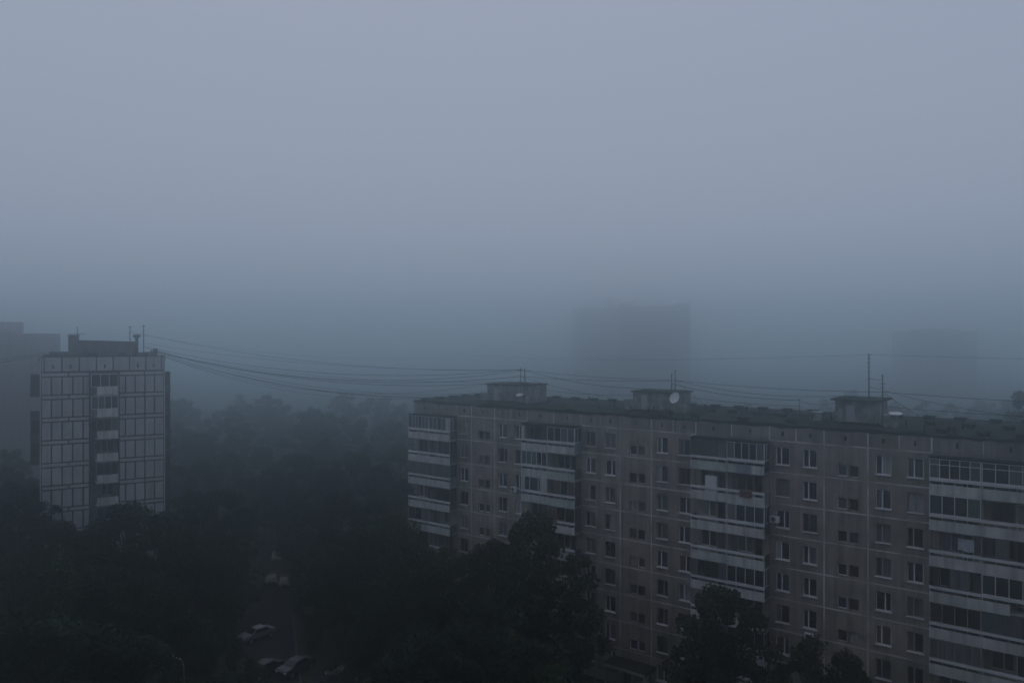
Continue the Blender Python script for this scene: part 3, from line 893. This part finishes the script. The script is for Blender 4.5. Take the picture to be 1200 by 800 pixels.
# ------------------------------------------------------------------ trees
def tree_meshes(key, seed, height, crown_w, crown_base, clumps, leaves, leaf, shape='broad'):
    r = np.random.RandomState(seed)
    tm = MB()
    tr_ = height * 0.017
    lean = r.uniform(-0.4, 0.4, 2)
    trunk_top = height * (0.62 if shape == 'broad' else 0.85)
    tpts = [(lean[0] * t * t, lean[1] * t * t, trunk_top * t) for t in (0, 0.12, 0.3, 0.5, 0.75, 1.0)]
    tm.tube(tpts, [tr_ * 1.5, tr_ * 1.1, tr_, tr_ * 0.85, tr_ * 0.55, tr_ * 0.2], 8)
    cz0 = crown_base
    ch = height - cz0
    cen = []
    while len(cen) < clumps:
        t = r.uniform(0.0, 1.0)
        if shape == 'broad':
            prof = (math.sin(math.pi * min(1, t * 0.86 + 0.12)) ** 0.7)
        else:
            prof = (math.sin(math.pi * min(1, t * 0.9 + 0.06)) ** 0.6)
        rad = crown_w / 2 * prof * (0.45 + 0.55 * math.sqrt(r.rand()))
        a = r.uniform(0, 2 * math.pi)
        lob = 1 + 0.38 * math.sin(3 * a + seed) + 0.2 * math.sin(5 * t * 6 + a * 2 + seed)
        cen.append((rad * math.cos(a) * lob + lean[0] * 0.6, rad * math.sin(a) * lob + lean[1] * 0.6, cz0 + ch * t * 0.97))
    cen = np.array(cen)
    for c in cen[::max(1, clumps // 26)]:
        zt = max(crown_base * 0.7, min(trunk_top * 0.95, c[2] - 0.35 * math.hypot(c[0], c[1]) - 0.6))
        k = zt / trunk_top
        st = Vector((lean[0] * k * k, lean[1] * k * k, zt))
        en = Vector(c); mid = (st + en) / 2 + Vector((0, 0, 0.3))
        tm.tube([st, mid, en], [tr_ * 0.45, tr_ * 0.28, tr_ * 0.08], 5, False)
    per = leaves // clumps
    n = per * clumps
    csz = r.uniform(0.55, 1.25, clumps)
    if shape != 'broad':
        csz *= 0.75
    cc = np.repeat(cen, per, 0); cs_ = np.repeat(csz, per)
    off = r.normal(0, 1, (n, 3)); off /= np.linalg.norm(off, axis=1)[:, None] + 1e-6
    off *= (r.rand(n) ** 0.5)[:, None] * cs_[:, None] * np.array([1.0, 1.0, 0.72])
    p = cc + off
    sz = leaf * r.uniform(0.6, 1.4, n)
    d1 = r.normal(0, 1, (n, 3)); d1[:, 2] *= 0.6; d1 /= np.linalg.norm(d1, axis=1)[:, None]
    d2 = r.normal(0, 1, (n, 3)); d2 -= (d2 * d1).sum(1)[:, None] * d1; d2 /= np.linalg.norm(d2, axis=1)[:, None]
    V = np.empty((n, 4, 3), np.float32)
    V[:, 0] = p - d1 * sz[:, None] * 0.6; V[:, 2] = p + d1 * sz[:, None] * 0.6
    V[:, 1] = p - d2 * sz[:, None] * 0.38 + d1 * sz[:, None] * 0.08; V[:, 3] = p + d2 * sz[:, None] * 0.38 + d1 * sz[:, None] * 0.08
    V[:, :, 2] = np.maximum(V[:, :, 2], 0.05)
    F = np.arange(n * 4, dtype=np.int32).reshape(n, 4)
    return tm.mesh('trunk'), V.reshape(-1, 3), F

PROTO = []
for i, a in enumerate([
    (31, 15.0, 9.0, 3.6, 90, 13000, 0.30, 'broad'),
    (32, 15.0, 8.0, 3.2, 80, 12000, 0.30, 'broad'),
    (33, 15.0, 10.5, 4.0, 100, 14000, 0.32, 'broad'),
    (34, 15.0, 6.6, 2.4, 80, 12000, 0.28, 'tall'),
    (35, 15.0, 7.6, 3.0, 70, 10000, 0.30, 'broad'),
]):
    tm, V, F = tree_meshes(i, *a)
    PROTO.append((tm, mesh_np('crown', V, F), a))
    tm.materials.append(M['bark']); PROTO[-1][1].materials.append(M['leaf'])

def tree(kind, X, Y, h, label, group=None, wide=1.0, mat=None, rot=None):
    tm, cm, a = PROTO[kind]
    t = thing('tree', label, 'tree', (X, Y, 0), rnd.uniform(0, 6.28) if rot is None else rot, group)
    s = h / 15.0
    for nm, me, mt in (('trunk', tm, M['bark']), ('crown', cm, mat or M['leaf'])):
        o = obj(nm, me, mt, t)
        o.scale = (s * wide, s * wide, s)
    return t

LG = M['leaf_green']
# trees that stand apart and can be told one from another
tree(2, 2.3, 73, 18.8, 'broad dark tree hiding the lower floors of the second balcony stack', wide=0.74)
tree(0, -1.3, 76, 15.4, 'rounded dark tree against the long block, beside the larger tree at the second stack', wide=0.9)
tree(2, 16.7, 62, 15.2, 'dark ragged tree in front of the third balcony stack', wide=0.78)
tree(1, 15.5, 60, 12.7, 'lower tree leaning on the dark ragged tree at the third stack', wide=0.7)
tree(1, 22.0, 57, 13.0, 'small tree under a window column near the bottom edge', wide=0.85)
tree(4, 24.9, 57.5, 11.7, 'narrow small tree below the stair windows near the bottom edge', wide=0.75)
tree(3, -8.2, 84, 12.6, 'slim green tree at the corner of the long block, below the end balconies', mat=LG)
tree(0, -4.5, 81, 12.9, 'green tree below the first stair windows of the long block', mat=LG, wide=0.9)
tree(2, -43.0, 86, 17.0, 'broad tree in front of the balcony stack of the tower', wide=0.9)
tree(3, -59.7, 93, 18.3, 'upright tree beyond the outer corner of the tower')
tree(0, -49.9, 85, 15.0, 'round-topped tree before the outer half of the tower', wide=0.85)
tree(3, 80.6, 117.0, 28.5, 'tall dark poplar rising behind the roof at the frame edge', wide=0.72)

# the crowded courtyard trees, alike in the gloom
CROWD = {
    'hazy': 'hazy treetop of the middle distance between the tower and the long block',
    'mid': 'dark tree of the dense courtyard wood below the tower and beside the yard road',
    'near': 'nearly black tree crown filling the foreground wood along the bottom edge',
}
court = [
    ('hazy', -44.3, 105, 14.6, 0),
    ('hazy', -38.9, 102, 15.4, 2),
    ('hazy', -41.8, 134, 13.1, 1),
    ('hazy', -39.9, 138, 14.6, 4),
    ('hazy', -36.1, 133, 15.6, 0),
    ('hazy', -26.7, 130, 16.4, 2),
    ('hazy', -30.1, 126, 14.3, 3),
    ('hazy', -20.6, 121, 15.5, 1),
    ('hazy', -15.8, 112, 14.8, 4),
    ('hazy', -44.8, 130, 11.9, 2),
    ('hazy', -57.1, 142, 12.9, 0),
    ('hazy', -59.2, 135, 13.2, 2),
    ('hazy', -55.0, 150, 13.3, 1),
    ('hazy', -28.3, 150, 15.0, 4),
    ('hazy', -21.1, 146, 15.5, 0),
    ('hazy', -79.3, 118, 16.0, 2),
    ('hazy', -91.5, 140, 15.6, 3),
    ('hazy', -38.6, 158, 14.8, 1),
    ('hazy', -51.6, 160, 12.8, 4),
    ('mid', -66.4, 98, 15.9, 2),
    ('mid', -46.2, 84, 14.9, 0),
    ('mid', -41.0, 90, 15.0, 2),
    ('mid', -39.1, 93, 14.1, 1),
    ('mid', -37.3, 96, 11.7, 4),
    ('mid', -33.5, 92, 10.5, 0),
    ('mid', -27.8, 108, 11.0, 2),
    ('mid', -23.6, 106, 14.7, 3),
    ('mid', -17.6, 99, 14.3, 1),
    ('mid', -23.0, 96, 11.7, 4),
    ('mid', -18.4, 91, 12.6, 2),
    ('mid', -14.5, 93, 14.1, 0),
    ('mid', -11.3, 88, 12.3, 2),
    ('mid', -30.9, 112, 7.0, 1),
    ('mid', -40.6, 118, 8.8, 4),
    ('mid', -33.9, 122, 11.3, 0),
    ('mid', -60.6, 88, 14.5, 2),
    ('mid', -49.8, 80, 13.7, 3),
    ('mid', -21.9, 88, 9.6, 1),
    ('near', -46.4, 72, 13.8, 4),
    ('near', -43.6, 74, 14.0, 2),
    ('near', -38.9, 73, 13.5, 0),
    ('near', -34.8, 72, 13.0, 2),
    ('near', -31.8, 73, 10.3, 1),
    ('near', -29.3, 74, 8.0, 4),
    ('near', -13.5, 76, 9.7, 0),
    ('near', -11.1, 78, 11.4, 2),
    ('near', -7.7, 77, 12.6, 3),
    ('near', -15.0, 75, 6.5, 1),
    ('near', 0.0, 70, 14.4, 4),
    ('near', 2.5, 70, 13.1, 2),
    ('near', -38.0, 58, 13.4, 0),
    ('near', -35.9, 60, 13.5, 2),
    ('near', -31.4, 58, 13.4, 1),
    ('near', -28.4, 58, 12.6, 4),
    ('near', -25.6, 61, 8.4, 0),
    ('near', -6.6, 59, 12.6, 2),
    ('near', -3.5, 61, 12.6, 3),
    ('near', -0.5, 60, 12.5, 1),
    ('near', -8.9, 58, 11.5, 4),
    ('near', 1.2, 59, 12.1, 2),
    ('near', 3.0, 57, 11.1, 0),
    ('near', -44.1, 65, 13.3, 2),
    ('near', -3.0, 68, 12.3, 1),
    ('mid', -33.0, 88, 6.6, 1),
    ('mid', -26.7, 97, 4, 4),
    ('mid', -29.1, 104, 4.0, 3),
    ('mid', -36.7, 104, 5.0, 1),
    ('mid', -28.8, 80, 4, 4),
    ('mid', -22.4, 86, 4, 3),
    ('near', -23.4, 69.0, 6.4, 1),
    ('near', -15.8, 70.5, 6.2, 4),
]
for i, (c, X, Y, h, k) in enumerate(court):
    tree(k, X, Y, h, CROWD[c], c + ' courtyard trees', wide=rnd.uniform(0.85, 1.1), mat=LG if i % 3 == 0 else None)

# the wood beyond: one mass in the haze
def woods():
    Vs, Fs, base = [], [], 0
    rr_ = np.random.RandomState(9)
    low = [tree_meshes(('low', i), 50 + i, 15.0, 9.0, 2.2, 34, 1300, 0.95, 'broad')[1:] for i in range(4)]
    for i in range(230):
        for _ in range(30):
            y = rr_.uniform(165, 268)
            x = rr_.uniform(-0.72 * y, 0.72 * y)
            if y < 200 and (x > 25 or x < -85):
                if not (x > 25 and y > 150):
                    continue
            if abs(x + 128) < 26 and 174 < y < 198:
                continue
            if 34 < x < 122 and 480 < y < 526:
                continue
            if x > 900:
                continue
            if -40 < x < -20 and y < 160:
                continue
            break
        h = rr_.uniform(11.0, 18.5)
        v, f = low[i % 4]
        a = rr_.uniform(0, 6.28); c, s = math.cos(a), math.sin(a)
        k = h / 15.0
        w_ = v * k
        w2 = np.stack([w_[:, 0] * c - w_[:, 1] * s + x, w_[:, 0] * s + w_[:, 1] * c + y, w_[:, 2]], 1)
        Vs.append(w2); Fs.append(f + base); base += len(v)
    me = mesh_np('woods', np.concatenate(Vs), np.concatenate(Fs), (M['leaf'],))
    o = obj('distant_woods', me)
    tag(o, 'hazy mass of distant treetops between and behind the buildings', 'woods', kind='stuff')
woods()

# ------------------------------------------------------------------ cars
def car_meshes():
    prof = [(-2.1, 0.45), (-2.12, 0.78), (-1.95, 0.92), (-1.15, 1.0), (-0.45, 1.40), (0.75, 1.43), (1.45, 1.05), (2.0, 0.98), (2.1, 0.72), (2.08, 0.42)]
    def body(mb):
        ws = [0.80, 0.85, 0.82, 0.80, 0.62, 0.62, 0.80, 0.80, 0.84, 0.80]
        n = len(prof)
        for s in (-1, 1):
            for (x, z), w in zip(prof, ws):
                mb.v.append((x, s * w, z))
        for i in range(n - 1):
            mb.f.append((i, i + 1, n + i + 1, n + i))
        mb.f.append((n - 1, 0, n, 2 * n - 1))
        lo = [0, 1, 2, 3, 6, 7, 8, 9]; hi = [3, 4, 5, 6]
        for q in (lo, hi):
            mb.f.append(tuple(q[::-1])); mb.f.append(tuple(n + i for i in q))
    return cached(('car_body',), body)
CARS = thing
def car(X, Y, rz, label, color):
    c = thing('parked_car', label, 'car', (X, Y, 0.02), rz, 'cars parked in the yard')
    key = 'car_' + str(color)
    if key not in M:
        M[key] = new_mat('car_paint', color, 0.3, 0.1, 0.5)
    bd = obj('body', car_meshes(), M[key], c)
    obj('windscreen', cached(('windscreen',), lambda mb: mb.quad((-1.10, -0.70, 1.025), (-1.10, 0.70, 1.025), (-0.50, 0.56, 1.382), (-0.50, -0.56, 1.382))), M['glass'], c, (-0.02, 0, 0.012))
    obj('rear_window', cached(('rear_window',), lambda mb: mb.quad((0.82, 0.56, 1.40), (1.40, 0.72, 1.085), (1.40, -0.72, 1.085), (0.82, -0.56, 1.40))), M['glass'], c, (0.02, 0, 0.012))
    for s in (-1, 1):
        sw = cached(('side_window', s), lambda mb, s=s: (mb.quad((-0.95, s * 0.79, 1.04), (0.15, s * 0.79, 1.05), (0.15, s * 0.64, 1.38), (-0.42, s * 0.64, 1.37)), mb.quad((0.22, s * 0.79, 1.05), (1.2, s * 0.79, 1.08), (0.72, s * 0.64, 1.39), (0.22, s * 0.64, 1.38))))
        obj('side_window', sw, M['glass'], c, (0, s * 0.02, 0))
        for x in (-1.3, 1.3):
            wh = obj('wheel', cached(('wheel',), lambda mb: mb.tube([(0, -0.1, 0), (0, 0.1, 0)], 0.32, 16)), M['wire'], c, (x, s * 0.76, 0.32))
            obj('rim', cached(('rim',), lambda mb: mb.tube([(0, -0.11, 0), (0, 0.11, 0)], 0.19, 12)), M['metal'], wh)
        obj('headlight', cached(('headlight',), lambda mb: mb.box(-0.03, 0.03, -0.18, 0.18, -0.07, 0.07)), M['dish'], c, (-2.11, s * 0.6, 0.72))
        obj('tail_light', cached(('tail_light',), lambda mb: mb.box(-0.03, 0.03, -0.16, 0.16, -0.08, 0.08)), M['brown_cloth'], c, (2.09, s * 0.62, 0.75))
    return c
road_dir = math.atan2(17, -5.5)
car(-30.0, 90.4, math.radians(52), 'pale silver car standing alone on the yard road', (0.22, 0.22, 0.225))
car(-26.1, 80.6, math.radians(60), 'grey car near the bottom edge, first of the pair below the silver car', (0.045, 0.045, 0.045))
car(-22.9, 81.4, math.radians(60), 'grey car near the bottom edge, second of the pair below the silver car', (0.05, 0.048, 0.048))
car(-17.4, 80.6, math.radians(50), 'dull grey car at the parking lot edge, the dimmer of two', (0.04, 0.04, 0.042))
car(-14.9, 80.2, math.radians(50), 'light grey car at the parking lot edge, beside a dimmer one', (0.13, 0.13, 0.13))
car(-37.6, 123.0, math.radians(105), 'small white car farthest along the yard road', (0.17, 0.17, 0.17))
car(-34.9, 111.5, math.radians(105), 'grey car in the gap between courtyard trees, on the outer side of the road', (0.05, 0.048, 0.045))
car(-32.6, 110.2, math.radians(105), 'beige car in the gap between courtyard trees, on the inner side of the road', (0.06, 0.055, 0.048))

# ------------------------------------------------------------------ street lamps (unlit)
def street_lamp(X, Y, h, az, label):
    l = thing('street_lamp', label, 'street lamp', (X, Y, 0), az, 'unlit street lamps')
    obj('pole', MB().tube([(0, 0, 0), (0, 0, 1.2), (0, 0, h - 0.6), (0.25, 0, h - 0.1), (1.1, 0, h + 0.1)], [0.10, 0.08, 0.05, 0.045, 0.035], 8), M['metal'], l)
    mb = MB()
    mb.v = [(1.0, -0.1, h + 0.06), (1.7, -0.17, h + 0.14), (1.7, 0.17, h + 0.14), (1.0, 0.1, h + 0.06), (1.0, -0.09, h + 0.2), (1.62, -0.13, h + 0.3), (1.62, 0.13, h + 0.3), (1.0, 0.09, h + 0.2)]
    mb.f = list(BOXF)
    obj('lamp_head', mb, M['dish'], l)
    obj('base', MB().tube([(0, 0, 0), (0, 0, 0.25)], [0.2, 0.16], 10), M['kerb'], l)
street_lamp(-28.2, 66.0, 7.8, math.radians(170), 'unlit street lamp with pale head among dark trees near the bottom edge')
street_lamp(8.3, 76.6, 4.9, math.radians(40), 'low unlit lamp with pale head in front of an entrance of the long block')

# ------------------------------------------------------------------ wires
def wire(p, q, sag, label, r=0.022, n=36, q2=None):
    o = thing('overhead_wire', label, 'cable', (0, 0, 0), 0, 'overhead cables')
    P, Q = Vector(p), Vector(q)
    pts = []
    for i in range(n + 1):
        t = i / n
        v = P.lerp(Q, t); v.z -= sag * 4 * t * (1 - t)
        pts.append(v - P)
    o.location = P
    obj('cable', MB().tube(pts, r, 5), M['wire'], o)
TR = t_at(12.6, 2.2, TT + 2.6)
A1 = world_at(12.6, 5.15, ROOF_Z + 4.1)
A1b = world_at(12.6, 5.15, ROOF_Z + 3.3)
A2 = world_at(12.4, 6.3, ROOF_Z + 4.0)
B1 = world_at(32.45, 6.0, ROOF_Z + 3.4)
C1 = world_at(51.35, 6.6, ROOF_Z + 6.3)
C2 = world_at(53.05, 4.0, ROOF_Z + 3.1)
EDGE = world_at(0.4, 3.0, ROOF_Z + 0.35)
EDGE2 = world_at(4.5, 12.5, ROOF_Z + 0.4)
E3 = world_at(7.0, 8.0, ROOF_Z + 2.2)
wire(TR, EDGE2, 2.6, 'lowest sagging cable from the tower roof to the end of the long block', 0.030)
wire(t_at(13.4, 1.0, TT + 1.95), world_at(2.5, 13.5, ROOF_Z + 0.4), 2.3, 'low cable from the tower parapet corner to the rear edge of the long roof', 0.022)
wire(TR, E3, 1.9, 'cable from the tower roof to the first roof house, lower of the main bundle', 0.030)
wire(t_at(12.6, 2.2, TT + 2.7), A1b, 2.2, 'cable from the tower roof to the first antenna mast, lower fixing', 0.028)
wire(t_at(11.75, 3.0, TT + 3.2), A1, 2.0, 'cable from the outer tower mast to the first antenna mast, upper fixing', 0.024)
wire(t_at(11.75, 3.0, TT + 3.0), A2, 2.6, 'cable from the outer tower mast to the mast on the first roof house', 0.024)
wire(t_at(13.4, 1.0, TT + 2.0), world_at(7.2, 7.0, ROOF_Z + 2.3), 3.0, 'cable from the tower parapet corner to the lean-to of the first roof house', 0.018)
wire(t_at(11.75, 3.0, TT + 2.5), world_at(7.2, 9.0, ROOF_Z + 2.3), 1.3, 'thin taut cable from the outer tower mast to the rear of the first roof house', 0.016)
wire(t_at(12.6, 2.2, TT + 2.5), world_at(5.6, 7.0, ROOF_Z + 1.1), 3.1, 'slack cable from the tower roof to the box beside the first roof house', 0.018)
wire(t_at(11.75, 3.0, TT + 3.6), A1, 1.1, 'highest taut cable from the outer tower mast to the first antenna mast', 0.014)
for k_, (p_, q_, sg, lb) in enumerate((
    (t_at(10.4, 6.4, TT + 5.2), A2, 1.6, 'cable from the tower shed mast to the mast on the first roof house'),
    (t_at(13.0, 3.4, TT + 2.8), world_at(0.6, 9.1, ROOF_Z + 0.5), 2.0, 'cable from the last tower roof box to the end edge of the long roof'),
    (A2, world_at(29.0, 7.0, ROOF_Z + 2.3), 0.5, 'slack cable from the first roof house mast to the roof slab of the middle house'),
    (A1b, world_at(20.5, 13.6, ROOF_Z + 0.6), 0.3, 'slanting cable from the first mast to the rear edge of the long roof'),
    (B1, world_at(49.0, 7.0, ROOF_Z + 2.4), 0.6, 'slack cable from the taller middle mast to the last roof house slab'),
    (world_at(31.95, 6.2, ROOF_Z + 3.0), world_at(44.1, 10.0, ROOF_Z + 1.6), 0.4, 'cable from the shorter middle mast down to the short roof post'),
    (world_at(51.35, 6.6, ROOF_Z + 3.4), world_at(66.0, 9.0, ROOF_Z + 1.0), 0.5, 'slanting cable from the tallest mast to the far roof edge'),
    (C2, world_at(58.0, 1.5, ROOF_Z + 0.4), 0.1, 'short guy cable from the front mast down to the roof by the edge'),
)):
    wire(p_, q_, sg, lb, 0.018 + 0.004 * (k_ % 3))
wire(A1, B1, 0.25, 'upper cable from the first to the middle roof house mast', 0.020)
wire(A1b, world_at(31.95, 6.2, ROOF_Z + 3.3), 0.2, 'lower cable from the first to the middle roof house mast', 0.022)
wire(B1, C2, 0.25, 'cable from the middle mast to the mast before the last roof house', 0.020)
wire(C2, world_at(73.5, 3.0, ROOF_Z + 2.9), 0.2, 'cable from the last roof house mast out of the frame', 0.020)
wire(world_at(51.35, 6.6, ROOF_Z + 4.2), world_at(53.05, 4.0, ROOF_Z + 4.2), 0.08, 'short cable tying the two masts at the last roof house', 0.018)
wire(B1, world_at(36.5, 6.0, ROOF_Z + 0.36), 0.0, 'slanting guy wire from the taller middle mast down to the roof', 0.018)
wire(world_at(33.2, 8.0, ROOF_Z + 1.5), world_at(44.1, 10.0, ROOF_Z + 1.0), 0.15, 'low cable from the middle roof house to the short roof post', 0.022)
wire(world_at(44.1, 10.0, ROOF_Z + 1.5), world_at(48.8, 8.0, ROOF_Z + 1.8), 0.3, 'low cable from the short roof post to the last roof house', 0.018)
wire(world_at(52.6, 7.0, ROOF_Z + 1.6), world_at(73.5, 8.0, ROOF_Z + 1.4), 0.2, 'low cable along the roof from the last roof house out of frame', 0.022)
wire(world_at(13.0, 8.0, ROOF_Z + 1.7), world_at(27.9, 8.0, ROOF_Z + 1.6), 0.35, 'low cable between the first and middle roof houses', 0.020)
wire(C1, (80, 66, 33.4), 0.3, 'cable from the top of the tallest mast out of the frame', 0.010)
wire((-10, 150, 32.6), C1, 0.8, 'faint high cable reaching the tallest mast from behind', 0.010)
wire(t_at(10.4, 6.4, TT + 5.0), (-10, 150, 32.6), 2.0, 'faint high cable from the tower shed mast into the haze', 0.010)
wire(t_at(0.6, 3.0, TT + 2.2), (-110, 92, 27.0), 1.0, 'cable from the outer corner of the tower roof out of the frame', 0.028)
wire(t_at(0.6, 3.4, TT + 2.4), (-112, 100, 29.5), 1.2, 'upper cable from the outer corner of the tower roof out of the frame', 0.022)

# ------------------------------------------------------------------ haze
hz = MB().box(-1150, 1150, -200, 1300, -1.0, 64.0)
hm = bpy.data.materials.new('haze')
hm.use_nodes = True
hn = hm.node_tree
hn.nodes.clear()
ho = hn.nodes.new("ShaderNodeOutputMaterial")
hv = hn.nodes.new("ShaderNodeVolumePrincipled")
hv.inputs["Color"].default_value = HAZE_COLOR
hv.inputs["Density"].default_value = HAZE_DENSITY
hv.inputs["Anisotropy"].default_value = HAZE_G
hn.links.new(hv.outputs[0], ho.inputs["Volume"])
tag(obj('haze', hz, hm), kind='stuff')
